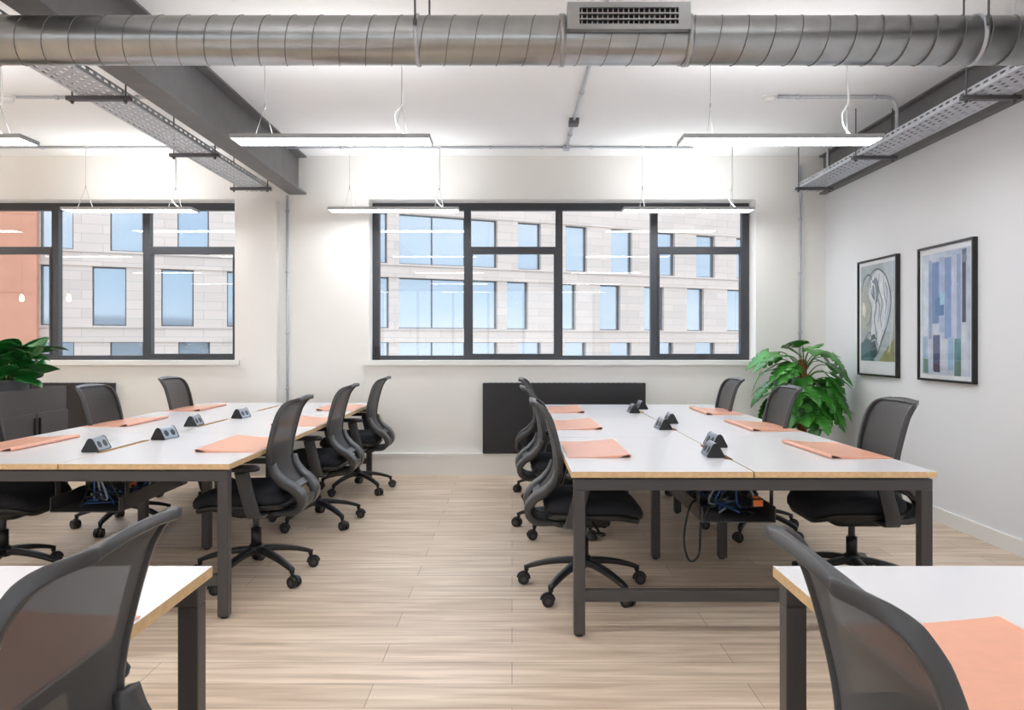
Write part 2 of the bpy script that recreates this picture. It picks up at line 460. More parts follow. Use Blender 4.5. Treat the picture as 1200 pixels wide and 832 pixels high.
conduit([(-3.70, 5.61, CZ), (-2.22, 5.61, CZ)], .011, 'conduit', 'short conduit on the ceiling running into the left steel beam', [((x, 5.61, CZ), 'x') for x in (-3.4, -2.8)])
detector(-3.76, 5.61, 'round white smoke detector at the end of the conduit left of the left beam')
conduit([(1.98, 5.6, CZ), (2.87, 5.6, CZ), (2.87, 5.6, 2.80)], .012, 'conduit', 'ceiling conduit that bends down into the right cable tray', [((x, 5.6, CZ), 'x') for x in (2.13, 2.7)], .1)
detector(1.92, 5.6, 'round white smoke detector at the end of the bent conduit on the right')
conduit([(2.84, YW-.014, 3.05), (2.84, YW-.014, 1.0)], .012, 'conduit', 'vertical conduit on the window wall above the monstera', [((2.84, YW-.014, z), 'z') for z in (2.95, 2.52, 1.99, 1.4)])
conduit([(-2.215, YW-.014, 2.755), (-2.215, YW-.014, .22)], .012, 'conduit', 'vertical conduit on the wall beside the column left of the wide window', [((-2.215, YW-.014, z), 'z') for z in (2.6, 2.0, 1.4, .85)])
conduit([(2.76, 6.9, 3.13), (2.9, 6.9, 3.13), (2.9, 6.9, 2.80)], .01, 'conduit', 'small conduit dropping into the far end of the right cable tray', (), .06)

# ------------------------------------------------------------------ linear pendant lamps
def make_lamp():
    r = thing('linear_pendant_lamp', '', 'pendant lamp')
    L, W = 1.21, .19
    k = MB()
    k.box(-L/2, L/2, -W/2, -W/2+.008, 0, .026, M['lampbody']); k.box(-L/2, L/2, W/2-.008, W/2, 0, .026, M['lampbody'])
    k.box(-L/2, -L/2+.008, -W/2+.008, W/2-.008, 0, .026, M['lampbody']); k.box(L/2-.008, L/2, -W/2+.008, W/2-.008, 0, .026, M['lampbody'])
    k.build('lamp_housing', r)
    k = MB(); k.box(-L/2+.009, L/2-.009, -W/2+.009, W/2-.009, .002, .006, M['lamp']); k.build('diffuser', r)
    k = MB(); k.box(-L/2+.009, L/2-.009, -W/2+.009, W/2-.009, .020, .024, M['uplamp']); k.build('upper_diffuser', r)
    H = ZC-2.532
    for sx in (-1, 1):
        x = sx*.42; k = MB()
        k.tube([(x, 0, H), (x, 0, .22)], .0018, M['wire'], 5)
        for dx in (-.035, .035): k.tube([(x, 0, .22), (x+dx, dx*2, .024)], .0016, M['wire'], 5)
        k.cyl((x, 0, .2), (x, 0, .235), .006, .006, M['wire'], 8)
        k.lathe([(.022, H-.012), (.022, H)], M['white'], (x, 0, 0), 14); k.build('suspension_wire', r)
    k = MB(); k.tube(cat([(.52, 0, .026), (.46, .0, .035), (.40, -.01, .09), (.385, -.02, .17), (.43, 0, .25), (.424, .004, .4), (.426, .004, H)]), .005, M['white'], 7); k.build('power_cord', r)
    return r
lamp0 = make_lamp(); first = True
LX = {-6.04: None, -3.57: 'left', -1.1: 'middle', 1.64: 'right'}
for x in LX:
    for y in (-2.66, -.24, 2.18, 4.62, 7.03):  # lamps outside the view are added to light the room and glass reflections
        o = lamp0 if first else copy_tree(lamp0); first = False
        o.location = (x, y, 2.532)
        if y > 4 and x > -5:
            o['label'] = {(-3.57, 4.62): 'slim white linear pendant lamp cut by the left edge, near the ceiling',
                          (-3.57, 7.03): 'slim linear pendant lamp hanging in front of the left window',
                          (-1.1, 4.62): 'slim linear pendant lamp crossing in front of the left steel beam',
                          (-1.1, 7.03): 'slim linear pendant lamp before the left end of the wide window',
                          (1.64, 4.62): 'slim linear pendant lamp beside the right cable tray with white loop of cord',
                          (1.64, 7.03): 'slim linear pendant lamp before the right end of the wide window'}[(x, y)]
        else: 
            o['label'] = 'slim white linear pendant lamp out of sight, added to light the room'
        o['group'] = 'linear pendant lamps' if (y > 4 and x > -5) else 'added linear pendant lamps out of view'
for i, (x, y) in enumerate(((-7.2, 4.3), (-6.76, 4.3), (-6.51, 4.3))):
    p = thing('bulb_pendant', 'bare warm bulb hanging on a black cord at the far left', 'pendant lamp', (x, y, 1.95), 0, 'bare warm bulbs')
    k = MB(); k.tube([(0, 0, .14), (0, 0, ZC-1.95)], .004, M['blackc'], 6); k.build('cord', p)
    k = MB(); k.lathe([(.014, .14), (.018, .13), (.018, .07), (.014, .065)], M['blackp'], n=14); k.build('lamp_holder', p)
    k = MB(); k.lathe([(.012, .065), (.02, .045), (.03, .015), (.03, -.01), (.018, -.032), (.004, -.038)], M['bulb'], n=16); k.build('bulb', p)

# ------------------------------------------------------------------ office chair (local +x is forward, origin on the floor)
BP = cat([(-.262, 0, .505), (-.222, 0, .535), (-.182, 0, .585), (-.160, 0, .645), (-.162, 0, .72), (-.180, 0, .81), (-.203, 0, .89), (-.226, 0, .945), (-.248, 0, .980), (-.282, 0, 1.0)], 8)
HW = cat([(0, 0, .165), (0, 0, .182), (0, 0, .195), (0, 0, .202), (0, 0, .212), (0, 0, .217), (0, 0, .216), (0, 0, .208), (0, 0, .190), (0, 0, .138)], 8)
US = [-1, -.93, -.89, -.84, -.76, -.66, -.54, -.4, -.2, 0, .2, .4, .54, .66, .76, .84, .89, .93, 1]
def back_pt(u, k):
    n = len(BP)-1; c = BP[k]; v = k/n
    bow = .022*u*u*(1-max(0, (v-.72)/.28))*min(1, v/.25)
    return Vector((c.x+bow, u*HW[k].z, c.z-.012*u*u*max(0, (v-.8)/.2)))
def back_nrm(u, k):
    k0, k1 = max(0, k-1), min(len(BP)-1, k+1)
    a = back_pt(u, k1)-back_pt(u, k0); b = back_pt(min(1, u+.05), k)-back_pt(max(-1, u-.05), k)
    return b.cross(a).normalized()
def make_chair():
    r = thing('office_chair', '', 'chair')
    # star base and casters
    s = MB()
    for q in range(5):
        a = 2*PI*q/5; c, d = math.cos(a), math.sin(a)
        pts = cat([(c*t, d*t, z) for t, z in ((.02, .150), (.10, .146), (.2, .128), (.28, .104), (.315, .09))], 3)
        s.ribbon(pts, (-d, c, 0), .024, .016, M['blackp'], lambda t: 1.05-.45*t)
        s.cyl((c*.312, d*.312, .07), (c*.312, d*.312, .098), .012, .015, M['blackp'], 10)
    s.lathe([(.04, .125), (.046, .135), (.046, .16), (.036, .178), (.03, .18)], M['blackp'], n=20)
    star = s.build('star_base', r)
    for q in range(5):
        a = 2*PI*q/5+.0; c, d = math.cos(a)*.312, math.sin(a)*.312
        b = a+random.uniform(-1, 1); e = Vector((math.cos(b), math.sin(b), 0)); f = Vector((-e.y, e.x, 0))
        k = MB(); ctr = Vector((c, d, .03))+e*.016
        for sg in (-1, 1):
            k.tube([ctr+f*sg*.006, ctr+f*sg*.010, ctr+f*sg*.022, ctr+f*sg*.026], .03, M['blackp'], 18)
            k.cyl(ctr+f*sg*.026, ctr+f*sg*.0275, .014, .012, M['plast'], 12)
        hood = [ctr+e*math.cos(t)*.034+Vector((0, 0, math.sin(t)*.034)) for t in [PI*j/8+.1 for j in range(9)]]
        k.ribbon(hood, f, .008, .004, M['blackp'])
        k.cyl((c, d, .05), (c, d, .075), .008, .008, M['blackp'], 8)
        k.build('caster', star)
    k = MB(); k.cyl((0, 0, .17), (0, 0, .27), .028, .028, M['blackp']); k.cyl((0, 0, .26), (0, 0, .36), .017, .017, M['plast']); k.build('gas_column', r)
    k = MB(); k.rslab(-.02, 0, .30, .17, [(.03, .335), (.008, .345), (0, .365), (0, .395), (.01, .405)], M['blackp'], .05); k.build('tilt_mechanism', r)
    k = MB(); k.tube(cat([(.04, -.07, .37), (.05, -.17, .365), (.06, -.22, .35)]), .007, M['blackp']); k.rslab(.062, -.235, .05, .05, [(.01, .338), (0, .343), (0, .352), (.01, .357)], M['blackp'], .02); k.build('lever', r)
    # seat
    tp = lambda x, y: -.035*max(0, (x-.13)/.15)**2 + .012*(abs(y)/.24)**2
    k = MB(); k.rslab(.035, 0, .49, .48, [(.05, .395), (.012, .402), (.004, .42), (.012, .432)], M['blackp'], .11, 7, None, tp); k.build('seat_pan', r)
    k = MB(); k.rslab(.04, 0, .50, .49, [(.03, .430), (.008, .434), (0, .45), (0, .472), (.010, .490), (.03, .500), (.08, .506), (.16, .504)], M['fabric'], .12, 7, None, tp); k.build('seat', r)
    # backrest: mesh panel stretched in a frame with a curled top lip
    n = len(BP)-1; nu = len(US)-1
    def isframe(i, j): return i < 1 or i >= nu-1 or j < 7 or j >= n-7
    fr = MB(); i0 = fr.mi(M['plast']); pm = MB(); i1 = pm.mi(M['mesh'])
    VF = {}; VP = {}
    def gv(store, b, i, j, off):
        key = (i, j, off)
        if key not in store:
            p = back_pt(US[i], j); q = back_nrm(US[i], j)
            ff = off
            if off > 0 and abs(US[i]) > .92: ff = off+.006*max(0, 1-max(0, (j/n-.80)/.12))
            elif off: ff = off*.75
            store[key] = b.verts.new(p+q*ff)
        return store[key]
    cells = {(i, j) for i in range(nu) for j in range(n) if isframe(i, j)}
    th = .013
    for i in range(nu):
        for j in range(n):
            if (i, j) in cells:
                fr.face([gv(VF, fr.bm, *c, th) for c in ((i, j), (i+1, j), (i+1, j+1), (i, j+1))], i0, True)
                fr.face([gv(VF, fr.bm, *c, -th) for c in ((i, j+1), (i+1, j+1), (i+1, j), (i, j))], i0, True)
                for (a, b, nb) in (((i, j), (i+1, j), (i, j-1)), ((i+1, j), (i+1, j+1), (i+1, j)), ((i+1, j+1), (i, j+1), (i, j+1)), ((i, j+1), (i, j), (i-1, j))):
                    if nb not in cells:
                        fr.face([gv(VF, fr.bm, *a, th), gv(VF, fr.bm, *a, -th), gv(VF, fr.bm, *b, -th), gv(VF, fr.bm, *b, th)], i0, True)
            if not (j < 6 or j >= n-6):
                pm.face([gv(VP, pm.bm, *c, 0.0) for c in ((i, j), (i+1, j), (i+1, j+1), (i, j+1))], i1, True)
    bf = fr.build('back_frame', r)
    bv = bf.modifiers.new('soft', 'BEVEL'); bv.width = .005; bv.segments = 2; bv.limit_method = 'ANGLE'; bv.angle_limit = 1.0
    pm.build('mesh_panel', r)
    # bracket: two bowed arms from the backrest down and under the seat, joined by a plate
    k = MB()
    for sg in (-1, 1):
        arm = cat([(-.150, sg*.196, .650), (-.166, sg*.188, .60), (-.205, sg*.170, .553), (-.255, sg*.148, .515), (-.290, sg*.132, .468), (-.287, sg*.118, .42), (-.24, sg*.10, .382), (-.12, sg*.075, .374)], 6)
        k.ribbon(arm, (0, 1, 0), .046, .016, M['plast'], lambda t: .42+.75*math.sin(PI*min(1, .12+t*.75))**.8)
    k.ribbon(cat([(-.296, 0, .455), (-.286, 0, .415), (-.238, 0, .380), (-.12, 0, .374)], 5), (0, 1, 0), .125, .012, M['plast'])
    k.build('back_bracket', r)
    # armrests
    for sg in (-1, 1):
        k = MB()
        k.ribbon(cat([(-.08, sg*.09, .385), (-.085, sg*.2, .385), (-.082, sg*.262, .392), (-.074, sg*.283, .425), (-.045, sg*.286, .53), (-.02, sg*.286, .632)], 5), (1, 0, 0), .036, .011, M['plast'])
        a = k.build('armrest', r)
        k = MB(); k.rslab(.0, sg*.28, .225, .085, [(.012, .630), (.002, .634), (0, .645), (.006, .656), (.02, .660)], M['blackp'], .04); k.build('arm_pad', a)
    return r
chair0 = make_chair(); used = [False]
def place_chair(x, y, face, label, star=0):
    o = copy_tree(chair0) if used[0] else chair0
    used[0] = True
    o.location = (x, y, 0); o.rotation_euler = (0, 0, face)
    o['label'] = label; o['group'] = 'mesh back office chairs'
    for c in bpy.data.objects:
        if c.parent == o and c.name.startswith('star_base'): c.rotation_euler = (0, 0, star-face)
R = math.radians
place_chair(.375, 3.95, R(0), 'black mesh chair on the left side of the right bench, nearest of its row', R(18))
place_chair(.34, 5.20, R(2), 'black mesh chair on the left side of the right bench, second of its row', R(160))
place_chair(.34, 6.40, R(-2), 'black mesh chair on the left side of the right bench, farthest of its row', R(155))
place_chair(1.80, 3.98, R(180), 'black mesh chair by the right wall, nearest on its side of the right bench', R(54))
place_chair(1.66, 5.15, R(180), 'black mesh chair on the right side of the right bench, in front of the monstera', R(20))
place_chair(1.66, 6.40, R(180), 'black mesh chair at the far end of the right bench, left of the monstera', R(40))
place_chair(-1.42, 4.17, R(180), 'black mesh chair on the right side of the left bench, nearest of its row', R(36))
place_chair(-1.41, 5.42, R(180), 'black mesh chair on the right side of the left bench, second of its row', R(30))
place_chair(-1.37, 6.62, R(180), 'black mesh chair on the right side of the left bench, farthest of its row', R(28))
place_chair(-2.80, 4.13, R(0), 'black mesh chair cut by the left edge, tucked under the left bench', R(0))
place_chair(-2.74, 5.33, R(0), 'black mesh chair on the left side of the left bench, by the cabinet', R(-20))
place_chair(-2.74, 6.55, R(0), 'black mesh chair on the far left side of the left bench, by the left window', R(10))
place_chair(.68, 1.05, R(-2), 'black mesh chair in the right foreground, seen from behind', R(18))
place_chair(-.87, 1.20, R(180), 'black mesh chair in the bottom left corner, seen from behind against the near desk', R(0))

# ------------------------------------------------------------------ bench desks
ZT = .73; TH = .026
def bench(name, xs, yn, nmod, label, L=1.22, notches=True, trays=True, hw=.8):
    """xs = seam x, yn = near edge y; two rows of tops, hw deep each"""
    b = thing(name, label, 'desk', (xs, yn, 0))
    tot = nmod*L
    for q in range(nmod):
        y0, y1 = q*L+.0015, (q+1)*L-.0015
        for sg in (-1, 1):
            a, c = .003, hw
            nd, n0, n1 = (.022 if sg < 0 else .012), y0+.36, y0+.86
            if notches: poly = [(a, y0), (c, y0), (c, y1), (a, y1), (a, n1+.02), (a+nd, n1), (a+nd, n0), (a, n0-.02)]
            else: poly = [(a, y0), (c, y0), (c, y1), (a, y1)]
            if sg < 0: poly = [(-x, y) for x, y in reversed(poly)]
            k = MB(); k.prism(poly, ZT-TH, ZT, M['top'], M['ply']); k.build('desktop', b)
    rz0, rz1 = ZT-TH-.008-.05, ZT-TH-.008
    ins = .012
    for yy in (.012, tot-.062):
        for sg in (-1, 1):
            x0, x1 = sorted((sg*(hw-ins), sg*(hw-ins-.05)))
            k = MB(); k.box(x0, x1, yy, yy+.05, .012, rz0, M['desk'], bev=.003)
            lg = k.build('leg', b)
            k = MB(); k.lathe([(.012, 0), (.018, .002), (.018, .008), (.01, .013)], M['blackp'], ((x0+x1)/2, yy+.025, 0), 12); k.build('foot', lg)
        k = MB(); k.box(-(hw-ins), hw-ins, yy, yy+.05, rz0, rz1, M['desk'], bev=.003)
        for sg in (-1, 1): k.box(sg*.55-.06, sg*.55+.06, yy+.01, yy+.04, rz1, rz1+.0085, M['blackp'])
        k.build('end_rail', b)
        k = MB(); k.box(-(hw-ins-.05), hw-ins-.05, yy+.005, yy+.045, .155, .205, M['desk'], bev=.003); k.build('crossbar', b)
    for sg in (-1, 1):
        for xx in (.2, .50):
            k = MB(); k.box(sg*xx-.02, sg*xx+.02, .062, tot-.062, rz0+.01, rz1+.008, M['desk']); k.build('long_rail', b)
    for q in range(1, nmod):
        for sg in (-1, 1):
            k = MB(); k.box(sg*.2-.025, sg*.2+.025, q*L-.025, q*L+.025, .012, rz0+.01, M['desk'], bev=.003); lg = k.build('leg', b)
            k = MB(); k.lathe([(.012, 0), (.018, .002), (.018, .008), (.01, .013)], M['blackp'], (sg*.2, q*L, 0), 12); k.build('foot', lg)
    if trays:
        for q in range(nmod):
            k = MB(); y0, y1 = q*L+.22, q*L+1.0
            k.box(-.17, .17, y0, y1, .455, .459, M['desk'])
            for sg in (-1, 1):
                k.box(sg*.17-.002, sg*.17+.002, y0, y1, .455, .53, M['desk'])
                for yy in (y0+.05, y1-.09): k.box(sg*.175-.002, sg*.175+.002, yy, yy+.04, .46, rz0+.012, M['desk'])
            k.build('cable_basket', b)
    return b
LB = (-2.117, 3.50); RB = (1.06, 3.285)
bench('bench_desk', RB[0], RB[1], 3, 'long white topped bench desk on the right with plywood edges and grey legs')
bench('bench_desk', LB[0], LB[1], 3, 'long white topped bench desk on the left with plywood edges, beside the left windows')
bench('bench_desk', 1.446+.012, .675, 1, 'white bench desk corner in the right foreground, a salmon mat on it', notches=False, trays=False, hw=.8)
bench('bench_desk', -1.543-.012, .675, 1, 'white bench desk corner in the left foreground, behind the big chair back', notches=False, trays=False, hw=.8)

# ------------------------------------------------------------------ desk mats: leather sheet with a rolled inner edge
def make_mat():
    w, l, h = .305, .60, .020                        # x from user edge to rolled edge, y length
    pr = []
    top = [(0, .003)]+[(w*t, .003+.000*t+(h-.003)*max(0, (t-.25)/.75)**1.6) for t in (.25, .4, .55, .7, .82, .92)]
    roll = [(w-.004+.010*math.sin(a), h-.010+.010*math.cos(a)) for a in [PI*q/6 for q in range(7)]]
    under = [(w-.02, .0005), (0, .0)]
    prof = top+roll+under
    r = thing('desk_mat', '', 'desk mat')
    k = MB(); k.loft([[(x, y, z) for x, z in prof] for y in (-l/2, -l/2+.004, l/2-.004, l/2)], M['salmon'], True, False)
    o = k.build('leather_sheet', r)
    for sg in (-1, 1):
        k = MB(); 
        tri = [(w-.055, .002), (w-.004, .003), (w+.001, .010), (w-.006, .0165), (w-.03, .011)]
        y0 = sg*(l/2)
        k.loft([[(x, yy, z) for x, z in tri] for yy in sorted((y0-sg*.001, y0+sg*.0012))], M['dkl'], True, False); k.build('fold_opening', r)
    return r
mat0 = make_mat(); mu = [False]
def place_mat(x, y, face, label, rz=0):
    o = copy_tree(mat0) if mu[0] else mat0; mu[0] = True
    o.location = (x, y, ZT+.0005); o.rotation_euler = (0, 0, face+R(rz)); o['label'] = label; o['group'] = 'salmon desk mats'
place_mat(.275, 3.98, 0, 'salmon desk mat on the left edge of the right bench, nearest of three', 0)
place_mat(.275, 5.18, 0, 'salmon desk mat on the left edge of the right bench, middle of three', 1)
place_mat(.275, 6.36, 0, 'salmon desk mat on the left edge of the right bench, farthest, before the black panel', 0)
place_mat(1.848, 3.96, PI, 'orange salmon desk mat on the near right corner of the right bench', 2)
place_mat(1.84, 5.10, PI, 'salmon desk mat on the right edge of the right bench, before the monstera chair', 1)
place_mat(1.84, 6.20, PI, 'salmon desk mat on the far right edge of the right bench', -1)
place_mat(-1.33, 4.17, PI, 'salmon desk mat on the right edge of the left bench, nearest of three', 1)
place_mat(-1.33, 5.40, PI, 'salmon desk mat on the right edge of the left bench, middle of three', 0)
place_mat(-1.33, 6.58, PI, 'salmon desk mat on the right edge of the left bench, farthest of three', 0)
place_mat(-2.90, 4.20, 0, 'salmon desk mat cut by the left edge, on the near left of the left bench', -1)
place_mat(-2.90, 5.36, 0, 'salmon desk mat on the left edge of the left bench, before the cabinet side chair', 0)
place_mat(-2.90, 6.52, 0, 'salmon desk mat on the far left edge of the left bench', 1)
place_mat(.664, 1.19, 0, 'large salmon desk mat in the bottom right corner, on the near desk')
place_mat(-.762, 1.24, PI, 'salmon desk mat half hidden behind the bottom left chair back, on the near desk')

# ------------------------------------------------------------------ power modules
def make_module():
    r = thing('power_module', '', 'power socket')
    prof = [(-.040, 0), (.040, 0), (.042, .008), (.014, .062), (.006, .069), (-.006, .069), (-.014, .062), (-.042, .008)]
    l = .15
    k = MB(); k.loft([[(x, y, z) for x, z in prof] for y in (-l/2+.006, l/2-.006)], M['silver'], True, False); b = k.build('housing', r)
    for y0, y1 in ((-l/2, -l/2+.006), (l/2-.006, l/2)):
        k = MB(); k.loft([[(x*1.03, y, z*1.02) for x, z in prof] for y in (y0, y1)], M['socket'], True, False); k.build('end_cap', r)
    nx, nz = .054/.0608, .028/.0608
    for sg in (-1, 1):
        for yy in (-.032, .032):
            k = MB(); c = Vector((sg*.0283, yy, .0355)); nn = Vector((sg*nx, 0, nz)); tt = Vector((-sg*nz, 0, nx)); yv = Vector((0, 1, 0))
            i = k.loft([[c+nn*d+tt*math.cos(a)*.019+yv*math.sin(a)*.019 for a in [2*PI*q/20 for q in range(20)]] for d in (-.002, .0012)], M['socket']); k.build('socket', r)
    return r
mod0 = make_module(); pu = [False]
def place_mod(x, y, rz, label):
    o = copy_tree(mod0) if pu[0] else mod0; pu[0] = True
    o.location = (x, y, ZT+.0005); o.rotation_euler = (0, 0, R(rz)); o['label'] = label; o['group'] = 'desktop power modules'
place_mod(1.005, 3.76, -3, 'grey desktop power module nearest the camera on the right bench')
place_mod(1.115, 4.12, 4, 'grey desktop power module just behind the nearest one on the right bench')
place_mod(.995, 4.95, 3, 'grey desktop power module, front one of the middle pair on the right bench')
place_mod(1.125, 5.33, -3, 'grey desktop power module, back one of the middle pair on the right bench')
place_mod(.99, 6.12, 0, 'grey desktop power module, front one of the farthest pair on the right bench')
place_mod(1.115, 6.48, 3, 'grey desktop power module, back one of the farthest pair on the right bench')
place_mod(-2.185, 3.95, 5, 'grey desktop power module nearest the camera on the left bench')
place_mod(-2.050, 4.44, -8, 'grey desktop power module second nearest on the left bench')
place_mod(-2.180, 5.15, 4, 'grey desktop power module third along the left bench, left of the seam')
place_mod(-2.055, 5.70, -6, 'grey desktop power module farthest along the left bench')

# ------------------------------------------------------------------ under-desk cables and power strips
def cables(xs, y0, y1, label, loop=None, seed=1):
    rnd = random.Random(seed); c = thing('power_cables', label, 'cables', (xs, y0, .46))
    for nm, mt, n in (('black_cable', 'blackc', 9), ('blue_cable', 'bluec', 7), ('grey_cable', 'greyc', 3)):
        for q in range(n):
            k = MB(); pts = []
            nk = 6
            for j in range(nk):
                pts.append((rnd.uniform(-.145, .145), (y1-y0)*(j+rnd.uniform(.1, .9))/nk, .012+rnd.uniform(0, .075)))
            if q < 2:
                pts = [(rnd.uniform(-.01, .01), pts[0][1], .24)]+pts
            k.tube(cat(pts, 5), .0055, M[mt], 6); k.build(nm, c)
    if loop:
        k = MB(); k.tube(cat(loop, 6), .0055, M['blackc'], 7); k.build('hanging_cable', c)
cables(RB[0], RB[1]+.25, RB[1]+.98, 'tangle of black and blue cables in the basket under the right bench',
       [(-.10, .1, .07), (-.19, .05, .08), (-.235, .0, .02), (-.25, .0, -.10), (-.225, -.0, -.19), (-.18, .0, -.16), (-.17, .0, -.02), (-.12, .02, .07)], 3)
cables(LB[0], LB[1]+.25, LB[1]+.98, 'tangle of black and blue cables in the basket under the left bench', None, 5)
for (bx, by, lab, rz) in ((RB[0]+.07, RB[1]+.36, 'black power strip with orange switch in the basket under the right bench', 10), (LB[0]-.02, LB[1]+.5, 'black power strip lying in the basket under the left bench', 80)):
    s = thing('power_strip', lab, 'power strip', (bx, by, .545), R(rz))
    k = MB(); k.box(-.03, .03, -.13, .13, -.02, .02, M['blackp'], bev=.005); k.build('strip_body', s)
    for q in range(3):
        k = MB(); k.cyl((0, -.06+.07*q, .02), (0, -.06+.07*q, .022), .02, .02, M['socket'], 16); k.build('socket', s)
    k = MB(); k.box(-.024, .024, -.134, -.126, -.016, .014, M['orange'], bev=.003); k.box(-.018, .018, -.12, -.10, .02, .026, M['orange']); k.build('switch', s)

# ------------------------------------------------------------------ black wall panels, cabinet
for (x0, x1, lab) in ((-.287, 1.307, 'wide flat black panel on the window wall under the wide window'), (-5.5, -3.91, 'black panel on the wall under the left window, behind the chairs')):
    p = thing('heater_panel', lab, 'wall panel', ((x0+x1)/2, YW-.06, .217))
    k = MB(); w = (x1-x0)/2; k.box(-w, w, -.02, .058, 0, .69, M['panel'], bev=.004); k.build('casing', p)
    k = MB()
    for q in range(28): k.box(-w+.06+q*(2*w-.12)/28, -w+.06+q*(2*w-.12)/28+.03, -.0, .04, .689, .692, M['black'])
    k.build('top_grille', p)

cb = thing('storage_cabinet', 'grey double door storage cabinet with planter top at the left edge', 'cabinet', (-3.90, 5.0, 0))
Xf = .22; Yl = 1.20; y_0 = -.45
k = MB()
k.box(-Xf, Xf, y_0, Yl, .02, .76, M['cab'])
for a in ((Xf-.02, Xf, y_0, Yl), (-Xf, -Xf+.02, y_0, Yl), (-Xf+.02, Xf-.02, y_0, y_0+.02), (-Xf+.02, Xf-.02, Yl-.02, Yl)): k.box(*a, .76, .945, M['cab'])
k.box(-Xf+.03, Xf-.03, y_0+.03, Yl-.03, 0, .02, M['blackp']); k.build('body', cb)
nd = 4; dw = (Yl-y_0)/nd
for q in range(nd):
    a = y_0+q*dw
    k = MB(); k.box(Xf, Xf+.018, a+.004, a+dw-.004, .05, .755, M['cab'], bev=.003); d = k.build('door', cb)
    hy = a+dw-.03 if q % 2 == 0 else a+.03
    k = MB(); k.box(Xf+.018, Xf+.034, hy-.008, hy+.008, .50, .72, M['blackp'], bev=.003); k.build('handle', d)

# ------------------------------------------------------------------ plants
def leaf(k, base, yaw, pitch, size, mt, splits=True, droop=.35, wd=.8, rnd=random):
    i = k.mi(mt)
    f = Vector((math.cos(yaw)*math.cos(pitch), math.sin(yaw)*math.cos(pitch), math.sin(pitch)))
    sd = Vector((-math.sin(yaw), math.cos(yaw), 0)); roll = rnd.uniform(-.5, .5)
    up = sd.cross(f) * -1; up = f.cross(sd)
    sd, up = sd*math.cos(roll)+up*math.sin(roll), up*math.cos(roll)-sd*math.sin(roll)
    base = Vector(base)
    def P(s, w): 
        b = droop*size*s*s
        return base+f*(s*size)+sd*(w*size)+up*(abs(w)*.30*size - .8*w*w*size)-Vector((0, 0, b))
    N = 26
    hw = lambda s: wd*.5*(math.sin(PI*min(1, (s+.12)/1.12)**.72)**.85) if s < 1 else 0
    for sg in (-1, 1):
        prev = None
        for q in range(N+1):
            s = q/N; w = hw(s)
            if splits and q in (8, 13, 18): w *= .42
            back = -.10*(1-s)**3
            mid = k.bm.verts.new(P(s, 0)); m1 = k.bm.verts.new(P(s+back*.5, sg*w*.5)); ed = k.bm.verts.new(P(s+back-(.02 if q in (8, 13, 18) else 0), sg*w))
            if prev:
                k.face([prev[0], mid, m1, prev[1]], i, True); k.face([prev[1], m1, ed, prev[2]], i, True)
            prev = (mid, m1, ed)

def plant_leaves(o, specs, mt, splits, droop, wd, rnd):
    k = MB(); st = MB()
    for (root, tip, yaw, pitch, size) in specs:
        root, tip = Vector(root), Vector(tip)
        midp = (root+tip)/2+Vector((0, 0, .07*(tip-root).length/.3))
        st.tube(cat([root, midp, tip], 5), .0055, M['stem'], 6, True, None, .0035)
        leaf(k, tip, yaw, pitch, size, mt, splits, droop, wd, rnd)
    bmesh.ops.remove_doubles(k.bm, verts=k.bm.verts[:], dist=1e-4)
    f = k.build('foliage', o); st.build('stems', o)
    sm = f.modifiers.new('thick', 'SOLIDIFY'); sm.thickness = .0012

mon = thing('potted_monstera', 'tall leafy monstera on a brown pole in the corner under the pictures', 'potted plant', (2.64, 6.83, 0))
k = MB(); k.lathe([(.13, 0), (.14, .01), (.165, .30), (.165, .32), (.15, .32), (.145, .28)], M['pot']); k.build('pot', mon)
k = MB(); k.lathe([(.001, .27), (.1, .278), (.1455, .275)], M['soil'], cap=False); k.build('soil', mon)
k = MB(); k.lathe([(.036, .25), (.04, .4), (.038, .8), (.042, 1.1), (.036, 1.14), (.01, 1.15)], M['moss'], n=16); k.build('coir_pole', mon)
rnd = random.Random(21); sp = []
for q in range(58):
    z = rnd.uniform(.52, 1.14); a = rnd.uniform(0, 2*PI)
    ln = rnd.uniform(.12, .30)*(1 if z > .6 else .85)
    dx, dy = math.cos(a)*ln, math.sin(a)*ln
    if math.sin(a) < -.75 and z > .85: continue
    if dx > .24: dx = .24
    if dy > .3: dy = .3
    tip = (dx, dy, z+rnd.uniform(-.02, .10))
    size = rnd.uniform(.17, .27)
    if dx+math.cos(a)*size > .42: size = max(.1, (.42-dx)/max(.2, math.cos(a)))
    if dx*1 > .2: size = min(size, .2)
    sp.append(((0, 0, z-.08), tip, a+rnd.uniform(-.5, .5), rnd.uniform(-.95, .1), min(size, .27)))
# hand-set leaves that give the outline in the photograph
for tx, tz, yaw, pit, sz in ((-.30, 1.13, 170, 10, .16), (-.40, 1.03, 185, -60, .15), (-.33, .93, 190, -40, .22), (-.16, 1.18, 200, 10, .24), (.05, 1.24, 250, 5, .24), (.20, 1.10, -40, -30, .22), (.24, .98, -60, -80, .26), (.26, .88, -30, -60, .24), (.17, .70, -30, -40, .2), (-.05, .98, 230, -50, .27), (.06, .86, 290, -60, .27), (-.13, .82, 240, -45, .26), (-.25, .76, 200, -55, .22), (.02, .72, 270, -55, .25), (-.06, 1.20, 120, 35, .24), (.06, 1.24, 60, 25, .24), (-.02, 1.28, 200, 20, .22), (.13, 1.20, 10, 10, .22), (-.12, 1.10, 215, -20, .25), (.14, 1.04, -35, -40, .26), (.0, .80, 300, -45, .26), (-.2, .86, 205, -40, .26), (.18, .80, -20, -60, .24), (.10, 1.14, -60, -10, .22)):
    ry = -.07 if -150 < yaw < 0 or yaw > 200 else 0
    sp.append(((0, -.03, tz-.14), (tx, ry-.06, tz), R(yaw), R(pit), sz))
